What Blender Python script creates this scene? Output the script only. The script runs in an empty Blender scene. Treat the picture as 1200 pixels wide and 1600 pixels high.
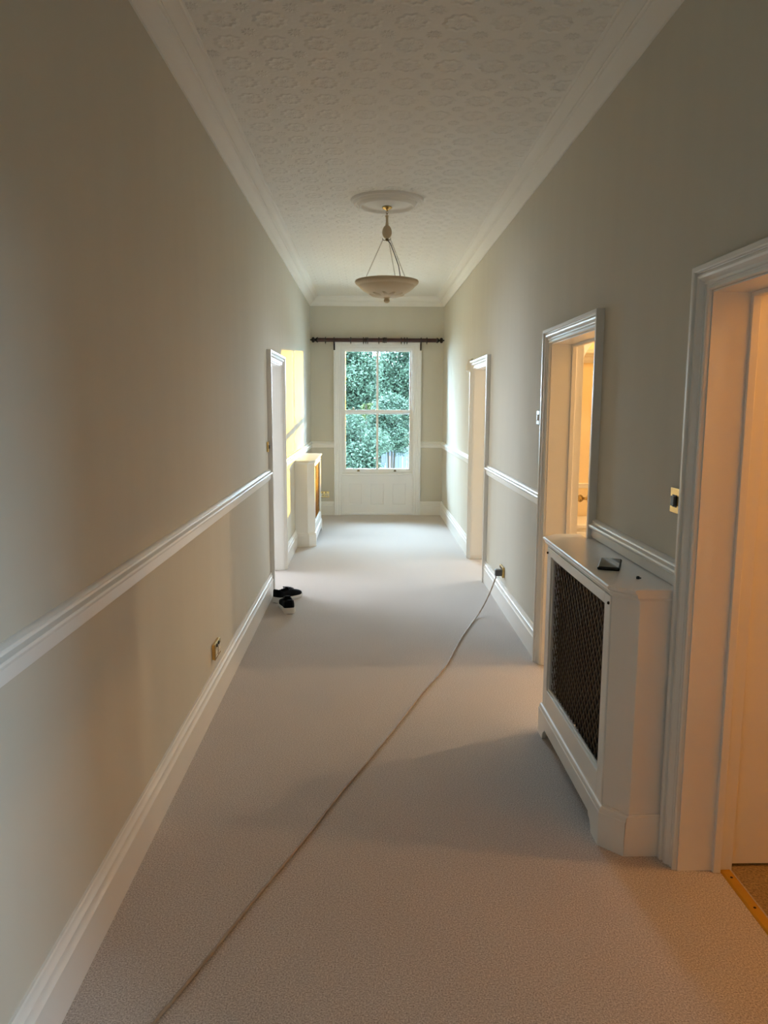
import bpy, bmesh, math, random
import numpy as np
from mathutils import Vector, Matrix

# ------------------------------------------------------------------ camera
SC = bpy.context.scene
COL = SC.collection
R = math.radians
CAM_H = 1.58
yaw, pit, rol = R(-1.2195), R(-8.0966), R(-0.2215)
M3 = Matrix.Rotation(yaw, 3, 'Z') @ Matrix.Rotation(pit, 3, 'X') @ Matrix.Rotation(rol, 3, 'Y')
right, fwd, up = M3.col[0], M3.col[1], M3.col[2]
cd = bpy.data.cameras.new('camera')
cam = bpy.data.objects.new('camera', cd)
COL.objects.link(cam)
mw = Matrix.Identity(4)
for i in range(3):
    mw[i][0], mw[i][1], mw[i][2] = right[i], up[i], -fwd[i]
mw[2][3] = CAM_H
cam.matrix_world = mw
cd.sensor_fit = 'VERTICAL'
cd.sensor_height = 36.0
cd.lens = 1184.0 / 1600.0 * 36.0
cd.clip_start = 0.02
cd.clip_end = 300
SC.camera = cam

# ------------------------------------------------------------------ sky, sun, daylight, exposure
SKY = 86.0
world = bpy.data.worlds.new('sky')
SC.world = world
world.use_nodes = True
bg = world.node_tree.nodes['Background']
bg.inputs['Color'].default_value = (0.58, 0.78, 1.0, 1)
bg.inputs['Strength'].default_value = SKY

def light(name, kind, loc, energy, color, **kw):
    ld = bpy.data.lights.new(name, kind)
    ld.energy = energy
    ld.color = color
    rot = kw.pop('rot', None)
    portal = kw.pop('portal', False)
    for k, v in kw.items():
        setattr(ld, k, v)
    if portal:
        ld.cycles.is_portal = True
    o = bpy.data.objects.new(name, ld)
    COL.objects.link(o)
    o.location = loc
    if rot is not None:
        o.rotation_euler = rot
    return o

# low evening sun: 20.5 degrees off the corridor axis, 3.5 degrees high
SUN_AZ, SUN_EL = R(20.5), R(3.5)
sdir = Vector((math.sin(SUN_AZ) * math.cos(SUN_EL), math.cos(SUN_AZ) * math.cos(SUN_EL), math.sin(SUN_EL)))
sun = light('sun', 'SUN', (6, 20, 6), 17.0, (1.0, 0.60, 0.05), angle=R(0.6))
sun.rotation_euler = sdir.to_track_quat('Z', 'Y').to_euler()
# daylight enters through the sash window at the end of the corridor
light('window_portal', 'AREA', (0.13, 10.99, 1.48), 1.0, (1, 1, 1), shape='RECTANGLE', size=1.02, size_y=1.80,
      rot=(R(-90), 0, 0), portal=True)
# daylight from the windows of the side rooms and of the hall behind the photographer
light('hall_window_daylight', 'AREA', (2.96, -1.1, 2.15), 90, (0.52, 0.79, 1.0), shape='RECTANGLE', size=0.6, size_y=0.9,
      rot=(R(90), 0, R(90)))
light('left_room_daylight', 'AREA', (-3.0, 7.75, 1.5), 84, (0.76, 0.86, 1.0), shape='RECTANGLE', size=1.2, size_y=1.6,
      rot=(R(90), 0, R(-90)))
# ceiling lamps burning in the rooms on the right
light('near_room_lamp', 'POINT', (2.2, 2.16, 2.5), 27, (1.0, 0.52, 0.17), shadow_soft_size=0.04)
light('second_room_lamp', 'POINT', (2.85, 4.46, 2.6), 52, (1.0, 0.76, 0.48), shadow_soft_size=0.05)
light('alcove_lamp', 'POINT', (2.3, 6.0, 2.45), 14, (1.0, 0.62, 0.26), shadow_soft_size=0.08)
light('third_room_fill', 'AREA', (3.6, 8.15, 1.5), 50, (0.76, 0.87, 1.0), shape='RECTANGLE', size=1.2, size_y=1.6,
      rot=(R(90), 0, R(90)))  # added fill to lift the mid corridor and end wall; no window here
light('third_room_lamp', 'POINT', (2.9, 7.15, 2.5), 5, (1.0, 0.72, 0.42), shadow_soft_size=0.10)

SC.view_settings.view_transform = 'Standard'
SC.view_settings.look = 'None'
SC.view_settings.exposure = 0.22
SC.view_settings.gamma = 1.0
SC.view_settings.use_curve_mapping = False
cy = SC.cycles
cy.use_denoising = True
cy.max_bounces = 8
cy.diffuse_bounces = 6
cy.glossy_bounces = 4
cy.transparent_max_bounces = 8
cy.sample_clamp_indirect = 8.0
cy.caustics_reflective = False
cy.caustics_refractive = False
cy.use_adaptive_sampling = True
cy.adaptive_threshold = 0.025

# ------------------------------------------------------------------ materials
def srgb(r, g, b):
    f = lambda c: (c / 255) / 12.92 if c / 255 <= 0.04045 else ((c / 255 + 0.055) / 1.055) ** 2.4
    return (f(r), f(g), f(b), 1.0)

MATS = {}
def mat(name, col, rough=0.6, metal=0.0, spec=0.5, var=0.0, vscale=4.0, bump=0.0, bscale=200.0, vstretch=None, coat=0.0):
    m = bpy.data.materials.new(name)
    m.use_nodes = True
    nt = m.node_tree
    b = nt.nodes['Principled BSDF']
    b.inputs['Base Color'].default_value = col
    b.inputs['Roughness'].default_value = rough
    b.inputs['Metallic'].default_value = metal
    b.inputs['Specular IOR Level'].default_value = spec
    if coat:
        b.inputs['Coat Weight'].default_value = coat
    tc = nt.nodes.new('ShaderNodeTexCoord')
    src = tc.outputs['Object']
    if vstretch:
        mp = nt.nodes.new('ShaderNodeMapping')
        mp.inputs['Scale'].default_value = vstretch
        nt.links.new(src, mp.inputs['Vector'])
        src = mp.outputs['Vector']
    if var:
        n = nt.nodes.new('ShaderNodeTexNoise')
        n.inputs['Scale'].default_value = vscale
        n.inputs['Detail'].default_value = 5
        nt.links.new(src, n.inputs['Vector'])
        mx = nt.nodes.new('ShaderNodeMix')
        mx.data_type = 'RGBA'
        mx.inputs['A'].default_value = tuple(c * (1 - var) for c in col[:3]) + (1,)
        mx.inputs['B'].default_value = tuple(min(1, c * (1 + var)) for c in col[:3]) + (1,)
        nt.links.new(n.outputs['Fac'], mx.inputs['Factor'])
        nt.links.new(mx.outputs['Result'], b.inputs['Base Color'])
    if bump:
        n2 = nt.nodes.new('ShaderNodeTexNoise')
        n2.inputs['Scale'].default_value = bscale
        n2.inputs['Detail'].default_value = 3
        nt.links.new(tc.outputs['Object'], n2.inputs['Vector'])
        bp = nt.nodes.new('ShaderNodeBump')
        bp.inputs['Strength'].default_value = bump
        bp.inputs['Distance'].default_value = 0.002
        nt.links.new(n2.outputs['Fac'], bp.inputs['Height'])
        nt.links.new(bp.outputs['Normal'], b.inputs['Normal'])
    MATS[name] = m
    return m

mat('wall_paint', srgb(213, 208, 195), 0.85, spec=0.12, var=0.035, vscale=2.2, vstretch=(3, 3, 0.5), bump=0.10, bscale=90)
mat('white_gloss', srgb(240, 238, 234), 0.30, var=0.02, vscale=6, bump=0.05, bscale=35)
mat('window_white', srgb(244, 245, 247), 0.32, var=0.015, vscale=6)
mat('plaster_white', srgb(240, 237, 231), 0.75, var=0.02, vscale=5)
mat('room_cream', srgb(240, 220, 180), 0.7, var=0.02, vscale=3)
mat('brass', srgb(214, 182, 116), 0.25, metal=1.0, var=0.05, vscale=30)
mat('gold_anodised', srgb(214, 168, 60), 0.38, metal=0.75, var=0.06, vscale=40)
mat('old_brass', srgb(120, 98, 60), 0.35, metal=1.0)
mat('socket_insert', srgb(235, 228, 210), 0.4, var=0.01)
mat('black_plastic', srgb(22, 22, 24), 0.35, var=0.05, vscale=40)
mat('grey_plastic', srgb(96, 92, 90), 0.45, var=0.04, vscale=40)
mat('white_plastic', srgb(236, 234, 228), 0.4, var=0.01)
mat('dark_wood', srgb(58, 16, 18), 0.35, var=0.25, vscale=12, vstretch=(2, 20, 20), coat=0.3)
mat('pole_black', srgb(26, 12, 12), 0.4, var=0.1, vscale=20)
mat('alabaster', srgb(206, 186, 154), 0.45, var=0.06, vscale=9)
mat('grille_brown', srgb(112, 95, 74), 0.5, metal=0.1, var=0.1, vscale=20)
mat('grille_strip', srgb(84, 64, 42), 0.7, var=0.15, vscale=20)
mat('grille_back', srgb(24, 17, 11), 0.75, var=0.2, vscale=6, vstretch=(1, 1, 4))
mat('grille_sunlit', srgb(190, 140, 70), 0.45, metal=0.35, var=0.1, vscale=20)  # grille brown turned gold, sunlight put into the colour
mat('grille_sunlit_back', srgb(150, 108, 58), 0.7, var=0.2, vscale=6, vstretch=(1, 1, 4))  # backing brightened to match, sunlight in the colour
mat('shoe_black', srgb(11, 11, 14), 0.9, spec=0.15, var=0.25, vscale=40, bump=0.3, bscale=500)
mat('shoe_grey', srgb(70, 72, 78), 0.7, var=0.1, vscale=40)
mat('shoe_white', srgb(225, 222, 216), 0.6, var=0.04, vscale=25)
mat('shoe_sole', srgb(60, 56, 52), 0.8, var=0.1)
mat('cable_grey', srgb(170, 152, 132), 0.6, var=0.30, vscale=35)
mat('phone_glass', srgb(12, 12, 14), 0.08, spec=0.6)
mat('phone_case', srgb(16, 15, 15), 0.5, var=0.1)
mat('screw_dark', srgb(50, 40, 28), 0.5, metal=0.6)
mat('trunk_bark', srgb(34, 30, 25), 0.95, spec=0.03, var=0.3, vscale=6, vstretch=(4, 4, 1), bump=0.6, bscale=20)
mat('fence_paint', srgb(50, 53, 58), 0.9, spec=0.03, var=0.04, vscale=4, vstretch=(6, 6, 1))
mat('bounce_gravel', srgb(232, 230, 224), 0.95, var=0.06, vscale=9, bump=0.6, bscale=60)  # kept very pale so the unseen ground bounces daylight to the ceiling
mat('outside_render', srgb(205, 198, 186), 0.85, var=0.06, vscale=3)

def speckle(name, c1, c2, scale, bump):
    m = bpy.data.materials.new(name)
    m.use_nodes = True
    nt = m.node_tree
    b = nt.nodes['Principled BSDF']
    b.inputs['Roughness'].default_value = 0.95
    b.inputs['Specular IOR Level'].default_value = 0.08
    b.inputs['Sheen Weight'].default_value = 0.25
    tc = nt.nodes.new('ShaderNodeTexCoord')
    n1 = nt.nodes.new('ShaderNodeTexNoise')
    n1.inputs['Scale'].default_value = scale
    n1.inputs['Detail'].default_value = 4
    n1.inputs['Roughness'].default_value = 0.75
    n2 = nt.nodes.new('ShaderNodeTexNoise')
    n2.inputs['Scale'].default_value = 2.6
    n2.inputs['Detail'].default_value = 3
    ramp = nt.nodes.new('ShaderNodeValToRGB')
    ramp.color_ramp.elements[0].position = 0.36
    ramp.color_ramp.elements[0].color = c1
    ramp.color_ramp.elements[1].position = 0.64
    ramp.color_ramp.elements[1].color = c2
    mx = nt.nodes.new('ShaderNodeMix')
    mx.data_type = 'RGBA'
    mx.blend_type = 'MULTIPLY'
    mx.inputs['Factor'].default_value = 1.0
    ramp2 = nt.nodes.new('ShaderNodeValToRGB')
    ramp2.color_ramp.elements[0].color = (0.90, 0.90, 0.90, 1)
    ramp2.color_ramp.elements[1].color = (1, 1, 1, 1)
    bp = nt.nodes.new('ShaderNodeBump')
    bp.inputs['Strength'].default_value = bump
    bp.inputs['Distance'].default_value = 0.006
    L = nt.links
    L.new(tc.outputs['Object'], n1.inputs['Vector'])
    L.new(tc.outputs['Object'], n2.inputs['Vector'])
    L.new(n1.outputs['Fac'], ramp.inputs['Fac'])
    L.new(n2.outputs['Fac'], ramp2.inputs['Fac'])
    L.new(ramp.outputs['Color'], mx.inputs['A'])
    L.new(ramp2.outputs['Color'], mx.inputs['B'])
    L.new(mx.outputs['Result'], b.inputs['Base Color'])
    L.new(n1.outputs['Fac'], bp.inputs['Height'])
    L.new(bp.outputs['Normal'], b.inputs['Normal'])
    MATS[name] = m
speckle('carpet', srgb(150, 137, 128), srgb(234, 224, 217), 210, 0.35)
speckle('room_carpet', srgb(120, 98, 62), srgb(186, 160, 110), 120, 0.9)

def ceiling_paper():
    """white ceiling paper with embossed medallions"""
    m = bpy.data.materials.new('ceiling_paper')
    m.use_nodes = True
    nt = m.node_tree
    L = nt.links
    b = nt.nodes['Principled BSDF']
    b.inputs['Base Color'].default_value = srgb(240, 237, 231)
    b.inputs['Roughness'].default_value = 0.8
    tc = nt.nodes.new('ShaderNodeTexCoord')
    def math_(op, a, bb=None, c=None):
        n = nt.nodes.new('ShaderNodeMath')
        n.operation = op
        for i, v in enumerate((a, bb, c)):
            if v is None:
                continue
            if isinstance(v, (int, float)):
                n.inputs[i].default_value = v
            else:
                L.new(v, n.inputs[i])
        return n.outputs[0]
    sep = nt.nodes.new('ShaderNodeSeparateXYZ')
    L.new(tc.outputs['Object'], sep.inputs[0])
    def cell(v, period, off):
        return math_('SUBTRACT', math_('FRACT', math_('ADD', math_('DIVIDE', v, period), off)), 0.5)
    PX, PY_ = 0.185, 0.1925
    hs = []
    for ox, oy, rad, ring in ((0.5 + 0.012 / PX, 0.5 - 3.375 / PY_, 0.29, 0.085), (0.012 / PX, -3.375 / PY_, 0.10, 0.07)):
        u = cell(sep.outputs['X'], PX, ox)
        v = cell(sep.outputs['Y'], PY_, oy)
        r = math_('SQRT', math_('ADD', math_('MULTIPLY', u, u), math_('MULTIPLY', v, v)))
        ang = math_('ARCTAN2', v, u)
        petal = math_('MULTIPLY', math_('SINE', math_('MULTIPLY', ang, 10.0)), 0.022)
        rr = math_('ADD', r, petal)
        ringh = math_('SUBTRACT', 1.0, math_('MINIMUM', 1.0, math_('DIVIDE', math_('ABSOLUTE', math_('SUBTRACT', rr, rad)), ring)))
        core = math_('SUBTRACT', 1.0, math_('MINIMUM', 1.0, math_('DIVIDE', rr, rad * 0.5)))
        hs.append(math_('ADD', ringh, core))
    h = math_('ADD', hs[0], hs[1])
    nz = nt.nodes.new('ShaderNodeTexNoise')
    nz.inputs['Scale'].default_value = 45
    nz.inputs['Detail'].default_value = 4
    L.new(tc.outputs['Object'], nz.inputs['Vector'])
    h2 = math_('ADD', h, math_('MULTIPLY', nz.outputs['Fac'], 0.3))
    bp = nt.nodes.new('ShaderNodeBump')
    bp.inputs['Strength'].default_value = 0.55
    bp.inputs['Distance'].default_value = 0.012
    L.new(h2, bp.inputs['Height'])
    L.new(bp.outputs['Normal'], b.inputs['Normal'])
    MATS['ceiling_paper'] = m
ceiling_paper()

def pane_glass():
    m = bpy.data.materials.new('pane_glass')
    m.use_nodes = True
    nt = m.node_tree
    nt.nodes.clear()
    out = nt.nodes.new('ShaderNodeOutputMaterial')
    tr = nt.nodes.new('ShaderNodeBsdfTransparent')
    tr.inputs['Color'].default_value = (0.93, 0.97, 0.96, 1)
    gl = nt.nodes.new('ShaderNodeBsdfGlossy')
    gl.inputs['Roughness'].default_value = 0.03
    fr = nt.nodes.new('ShaderNodeFresnel')
    fr.inputs['IOR'].default_value = 1.45
    mx = nt.nodes.new('ShaderNodeMixShader')
    nt.links.new(fr.outputs[0], mx.inputs[0])
    nt.links.new(tr.outputs[0], mx.inputs[1])
    nt.links.new(gl.outputs[0], mx.inputs[2])
    nt.links.new(mx.outputs[0], out.inputs[0])
    MATS['pane_glass'] = m
pane_glass()

def leaf_mat(name, c1, c2, trans):
    m = bpy.data.materials.new(name)
    m.use_nodes = True
    nt = m.node_tree
    nt.nodes.clear()
    L = nt.links
    out = nt.nodes.new('ShaderNodeOutputMaterial')
    geo = nt.nodes.new('ShaderNodeNewGeometry')
    ramp = nt.nodes.new('ShaderNodeValToRGB')
    ramp.color_ramp.elements[0].color = c1
    ramp.color_ramp.elements[1].color = c2
    L.new(geo.outputs['Random Per Island'], ramp.inputs['Fac'])
    d = nt.nodes.new('ShaderNodeBsdfDiffuse')
    t = nt.nodes.new('ShaderNodeBsdfTranslucent')
    g = nt.nodes.new('ShaderNodeBsdfGlossy')
    g.inputs['Roughness'].default_value = 0.35
    g.inputs['Color'].default_value = (1, 1, 1, 1)
    L.new(ramp.outputs['Color'], d.inputs['Color'])
    L.new(ramp.outputs['Color'], t.inputs['Color'])
    m1 = nt.nodes.new('ShaderNodeMixShader')
    m1.inputs[0].default_value = trans
    L.new(d.outputs[0], m1.inputs[1])
    L.new(t.outputs[0], m1.inputs[2])
    m2 = nt.nodes.new('ShaderNodeMixShader')
    m2.inputs[0].default_value = 0.008
    L.new(m1.outputs[0], m2.inputs[1])
    L.new(g.outputs[0], m2.inputs[2])
    L.new(m2.outputs[0], out.inputs[0])
    MATS[name] = m
leaf_mat('laurel_leaf', (0.0115, 0.020, 0.013, 1), (0.026, 0.043, 0.0285, 1), 0.25)
leaf_mat('tree_leaf', (0.0135, 0.023, 0.0145, 1), (0.028, 0.047, 0.030, 1), 0.30)
leaf_mat('sun_glow_leaf', (0.020, 0.030, 0.010, 1), (0.042, 0.050, 0.018, 1), 0.35)  # yellower leaf colour stands in for sun glowing through

# ------------------------------------------------------------------ helpers
class MB:
    """collects polygons in world space"""
    def __init__(s):
        s.v, s.f = [], []
    def add(s, verts, faces):
        b = len(s.v)
        s.v += [tuple(p) for p in verts]
        s.f += [tuple(i + b for i in f) for f in faces]
        return s
    def box(s, x0, x1, y0, y1, z0, z1):
        return s.add([(x0, y0, z0), (x1, y0, z0), (x1, y1, z0), (x0, y1, z0), (x0, y0, z1), (x1, y0, z1), (x1, y1, z1), (x0, y1, z1)],
                     [(0, 3, 2, 1), (4, 5, 6, 7), (0, 1, 5, 4), (1, 2, 6, 5), (2, 3, 7, 6), (3, 0, 4, 7)])
    def prism(s, poly, z0, z1):
        """polygon in XY extruded in Z"""
        n = len(poly)
        vs = [(x, y, z0) for x, y in poly] + [(x, y, z1) for x, y in poly]
        return s.add(vs, [tuple(range(n))[::-1], tuple(range(n, 2 * n))] + [(i, (i + 1) % n, n + (i + 1) % n, n + i) for i in range(n)])
    def rings(s, rings, closed=True, caps=True):
        """loft through rings of equal length"""
        n = len(rings[0])
        b = len(s.v)
        for r in rings:
            s.v += [tuple(p) for p in r]
        m = n if closed else n - 1
        for k in range(len(rings) - 1):
            for i in range(m):
                a, c = b + k * n + i, b + k * n + (i + 1) % n
                s.f.append((a, c, c + n, a + n))
        if caps:
            s.f.append(tuple(b + i for i in range(n))[::-1])
            s.f.append(tuple(b + (len(rings) - 1) * n + i for i in range(n)))
        return s
    def lathe(s, prof, c, n=32, axis='Z'):
        rg = []
        for r, h in prof:
            ring = []
            for i in range(n):
                a = 2 * math.pi * i / n
                u, w = r * math.cos(a), r * math.sin(a)
                p = {'Z': (u, w, h), 'X': (h, u, w), 'Y': (w, h, u)}[axis]
                ring.append((c[0] + p[0], c[1] + p[1], c[2] + p[2]))
            rg.append(ring)
        return s.rings(rg)
    def tube(s, pts, r, n=8, flat=1.0):
        pts = [Vector(p) for p in pts]
        rg = []
        for i, p in enumerate(pts):
            t = (pts[min(i + 1, len(pts) - 1)] - pts[max(i - 1, 0)]).normalized()
            ref = Vector((0, 0, 1)) if abs(t.z) < 0.95 else Vector((1, 0, 0))
            a = t.cross(ref).normalized()
            b = a.cross(t).normalized()
            rr = r(i / (len(pts) - 1)) if callable(r) else r
            rg.append([p + a * (rr * math.cos(2 * math.pi * k / n)) + b * (rr * flat * math.sin(2 * math.pi * k / n)) for k in range(n)])
        return s.rings(rg)
    def torus(s, c, Rr, r, axis='Z', n=24, m=8, sx=1.0, sz=1.0):
        vs, fs = [], []
        for i in range(n):
            a = 2 * math.pi * i / n
            for j in range(m):
                b = 2 * math.pi * j / m
                rad = Rr + r * math.cos(b)
                u, w, h = rad * math.cos(a) * sx, rad * math.sin(a) * sz, r * math.sin(b)
                p = {'Z': (u, w, h), 'X': (h, u, w), 'Y': (u, h, w)}[axis]
                vs.append((c[0] + p[0], c[1] + p[1], c[2] + p[2]))
                fs.append((i * m + j, ((i + 1) % n) * m + j, ((i + 1) % n) * m + (j + 1) % m, i * m + (j + 1) % m))
        return s.add(vs, fs)
    def build(s, name, material, parent=None, smooth=False, bevel=0.0, local=False, seg=2, auto=35):
        off = Vector((0, 0, 0))
        if parent is not None and not local:
            off = world_loc(parent)
        me = bpy.data.meshes.new(name)
        me.from_pydata([(v[0] - off.x, v[1] - off.y, v[2] - off.z) for v in s.v], [], s.f)
        bm = bmesh.new()
        bm.from_mesh(me)
        bmesh.ops.recalc_face_normals(bm, faces=bm.faces)
        bm.to_mesh(me)
        bm.free()
        if smooth:
            me.polygons.foreach_set('use_smooth', [True] * len(me.polygons))
            me.set_sharp_from_angle(angle=R(auto))
        me.materials.append(MATS[material])
        o = bpy.data.objects.new(name, me)
        COL.objects.link(o)
        if parent is not None:
            o.parent = parent
        if bevel:
            bv = o.modifiers.new('bevel', 'BEVEL')
            bv.width = bevel
            bv.segments = seg
            bv.limit_method = 'ANGLE'
            bv.angle_limit = R(40)
        return o

def world_loc(o):
    p = Vector((0, 0, 0))
    while o is not None:
        p += o.location
        o = o.parent
    return p

def tag(o, label, cat=None, group=None, kind=None):
    if label:
        o['label'] = label
    if cat:
        o['category'] = cat
    if group:
        o['group'] = group
    if kind:
        o['kind'] = kind
    return o

def thing(name, loc, label=None, cat=None, group=None, kind=None, rz=0.0):
    o = bpy.data.objects.new(name, None)
    o.empty_display_size = 0.1
    COL.objects.link(o)
    o.location = loc
    o.rotation_euler = (0, 0, rz)
    return tag(o, label, cat, group, kind)

def box(name, material, parent, *d, bevel=0.0, **k):
    return MB().box(*d).build(name, material, parent, bevel=bevel, **k)

# ------------------------------------------------------------------ dimensions (metres)
XL, XR, YE, YB = -0.81, 1.06, 10.82, -2.2
WT = 0.19
XO = XR + WT            # room face of the right wall
ZC = 3.05
HD = 1.93               # door head
AW = 0.08               # architrave width
D1 = (1.46, 2.38)       # door openings along Y
D2 = (3.545, 4.45)
D3 = (6.72, 7.66)
D4 = (6.25, 7.14)       # left wall
D0 = (-0.75, 0.40)      # opening into the hall, behind the photographer
WX0, WX1, WZ0, WZ1 = -0.375, 0.64, 0.57, 2.355   # window opening

# ------------------------------------------------------------------ room shell
def wall_along_y(name, x0, x1, y0, y1, holes, label):
    mb = MB()
    y = y0
    for a, b, h in holes:
        mb.box(x0, x1, y, a, 0, ZC)
        mb.box(x0, x1, a, b, h, ZC)
        y = b
    mb.box(x0, x1, y, y1, 0, ZC)
    return tag(mb.build(name, 'wall_paint'), label, 'wall', kind='structure')

wall_along_y('wall_left', XL - WT, XL, YB, YE + 0.3, [(D4[0], D4[1], HD)], 'long greige painted wall on the left of the corridor')
wall_along_y('wall_right', XR, XO, YB, YE + 0.3, [(D0[0], D0[1], 1.92), (D1[0], D1[1], HD), (D2[0], D2[1], HD), (D3[0], D3[1], HD)],
             'long greige painted wall on the right with open doorways')
mb = MB()
mb.box(XL, WX0, YE, YE + 0.3, 0, ZC).box(WX1, XR, YE, YE + 0.3, 0, ZC).box(WX0, WX1, YE, YE + 0.3, WZ1, ZC).box(WX0, WX1, YE + 0.1, YE + 0.3, 0, WZ0)
tag(mb.build('wall_end', 'wall_paint'), 'greige end wall around the tall sash window', 'wall', kind='structure')
tag(box('wall_back', 'wall_paint', None, XL - WT, XO, YB - 0.1, YB, 0, ZC), 'greige wall closing the corridor behind the photographer', 'wall', kind='structure')
tag(box('floor', 'carpet', None, XL - WT, XO, YB - 0.1, YE + 0.2, -0.05, 0), 'beige wool carpet running the length of the corridor', 'carpet', kind='structure')
tag(box('ceiling', 'ceiling_paper', None, XL - WT, XO, YB - 0.1, YE + 0.3, ZC, ZC + 0.1), 'white ceiling papered with embossed medallions', 'ceiling', kind='structure')

# side rooms: plain shells whose light falls into the corridor
def room(tagname, x0, x1, y0, y1, h, side, wallm, floorm, label):
    """box room open on the corridor side ('left': its corridor wall is at x0)"""
    mb = MB()
    t = 0.08
    if side == 'left':
        mb.box(x1, x1 + t, y0 - t, y1 + t, 0, h)
        xa, xb = x0, x1
    else:
        mb.box(x0 - t, x0, y0 - t, y1 + t, 0, h)
        xa, xb = x0, x1
    mb.box(xa, xb, y0 - t, y0, 0, h).box(xa, xb, y1, y1 + t, 0, h)
    tag(mb.build('wall_' + tagname, wallm), 'walls of ' + label, 'wall', kind='structure')
    tag(box('floor_' + tagname, floorm, None, xa if side == 'left' else xa - t, xb + (t if side == 'left' else 0), y0 - t, y1 + t, -0.05, 0.0), 'carpet of ' + label, 'carpet', kind='structure')
    tag(box('ceiling_' + tagname, 'plaster_white', None, xa if side == 'left' else xa - t, xb + (t if side == 'left' else 0), y0 - t, y1 + t, h, h + 0.05), 'ceiling of ' + label, 'ceiling', kind='structure')

room('hall', XO, 3.0, -2.2, 0.9, 2.9, 'left', 'wall_paint', 'carpet', 'the daylit hall behind the photographer')
room('near_room', XO, 3.2, 1.06, 3.2, 2.9, 'left', 'room_cream', 'room_carpet', 'the lamplit room behind the nearest doorway')
room('second_room', XO, 3.7, 3.36, 6.45, 2.9, 'left', 'room_cream', 'carpet', 'the lamplit room behind the second doorway')
room('third_room', XO, 3.7, 6.61, 8.8, 2.9, 'left', 'room_cream', 'carpet', 'the room behind the far right doorway')
room('left_room', -3.2, XL - WT, 5.2, 8.4, 2.9, 'right', 'plaster_white', 'carpet', 'the room behind the left doorway')

# ---- cornice, one mitred length per wall
CP = [(0.0, 2.925), (0.010, 2.925), (0.014, 2.934), (0.020, 2.940), (0.024, 2.952), (0.036, 2.968), (0.052, 2.980), (0.062, 2.984),
      (0.064, 2.996), (0.070, 3.000), (0.074, 2.998), (0.080, 3.012), (0.092, 3.026), (0.108, 3.034), (0.118, 3.036), (0.122, 3.046), (0.128, ZC), (0.0, ZC)]
def cornice(name, side, label):
    rg = []
    for e in (0, 1):
        ring = []
        for p, z in CP:
            if side == 'left':
                ring.append((XL + p, (YE - p) if e else (YB + p), z))
            elif side == 'right':
                ring.append((XR - p, (YE - p) if e else (YB + p), z))
            elif side == 'end':
                ring.append(((XR - p) if e else (XL + p), YE - p, z))
        rg.append(ring)
    return tag(MB().rings(rg).build(name, 'plaster_white', smooth=True, auto=28), label, 'cornice', kind='structure')
cornice('trim_1', 'left', 'moulded white cornice along the top of the left wall')
cornice('trim_2', 'right', 'moulded white cornice along the top of the right wall')
cornice('trim_3', 'end', 'moulded white cornice above the window on the end wall')

# ---- skirting and dado profiles
SKP = [(0, 0.0), (0.024, 0.0), (0.024, 0.128), (0.0275, 0.131), (0.0275, 0.136), (0.022, 0.142), (0.0185, 0.152), (0.0185, 0.160), (0.0205, 0.163),
       (0.0205, 0.168), (0.015, 0.173), (0.011, 0.182), (0.011, 0.190), (0.008, 0.195), (0, 0.195)]
DDP = [(0, 0.965), (0.010, 0.965), (0.014, 0.968), (0.014, 0.975), (0.020, 0.978), (0.020, 1.008), (0.026, 1.012), (0.032, 1.017), (0.034, 1.024),
       (0.032, 1.031), (0.024, 1.034), (0.018, 1.036), (0.016, 1.042), (0.017, 1.047), (0.011, 1.052), (0.004, 1.055), (0, 1.055)]
def run_y(name, prof, wall, y0, y1, label, cat, m0=0, m1=0, material='white_gloss'):
    """a moulding on a long wall; m0/m1 mitre the ends"""
    sx = 1 if wall == 'left' else -1
    xw = XL if wall == 'left' else XR
    rg = [[(xw + sx * d, y0 + m0 * d, z) for d, z in prof], [(xw + sx * d, y1 + m1 * d, z) for d, z in prof]]
    return tag(MB().rings(rg).build(name, material, smooth=True, auto=25), label, cat, kind='structure')
def run_x(name, prof, x0, x1, label, cat, m0=0, m1=0, y=YE):
    rg = [[(x0 + m0 * d, y - d, z) for d, z in prof], [(x1 + m1 * d, y - d, z) for d, z in prof]]
    return tag(MB().rings(rg).build(name, 'white_gloss', smooth=True, auto=25), label, cat, kind='structure')

run_y('baseboard_left', SKP, 'left', YB, D4[0] - AW, 'white moulded skirting on the near left wall', 'skirting')
run_y('baseboard_left.001', SKP, 'left', D4[1] + AW, 8.325, 'short white skirting between left doorway and far radiator cover', 'skirting')
run_y('baseboard_left.002', SKP, 'left', 9.575, YE, 'white skirting between far radiator cover and end wall', 'skirting', m1=-1)
run_y('baseboard_right', SKP, 'right', D2[1] + AW, D3[0] - AW, 'white skirting under the plugged-in socket on the right', 'skirting')
run_y('baseboard_right.001', SKP, 'right', D3[1] + AW, YE, 'white skirting on the right wall beside the end window', 'skirting', m1=-1)
run_y('baseboard_right.002', SKP, 'right', D0[1] + 0.02, D1[0] - AW, 'white skirting on the right wall beside the photographer', 'skirting')
run_x('baseboard_end', SKP, XL, -0.485, 'white skirting on the end wall left of the window', 'skirting', m0=1)
run_x('baseboard_end.001', SKP, 0.748, XR, 'white skirting on the end wall right of the window', 'skirting', m1=-1)
run_y('trim_4', DDP, 'left', YB, D4[0] - AW + 0.018, 'white dado rail along the near left wall', 'dado rail')
run_y('trim_5', DDP, 'left', D4[1] + AW, YE, 'white dado rail above the far radiator cover', 'dado rail', m1=-1)
run_y('trim_6', DDP, 'right', D1[1] + AW, D2[0] - AW, 'white dado rail just above the near radiator cover', 'dado rail')
run_y('trim_7', DDP, 'right', D2[1] + AW, D3[0] - AW + 0.018, 'white dado rail between the two farther right doorways', 'dado rail')
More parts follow.
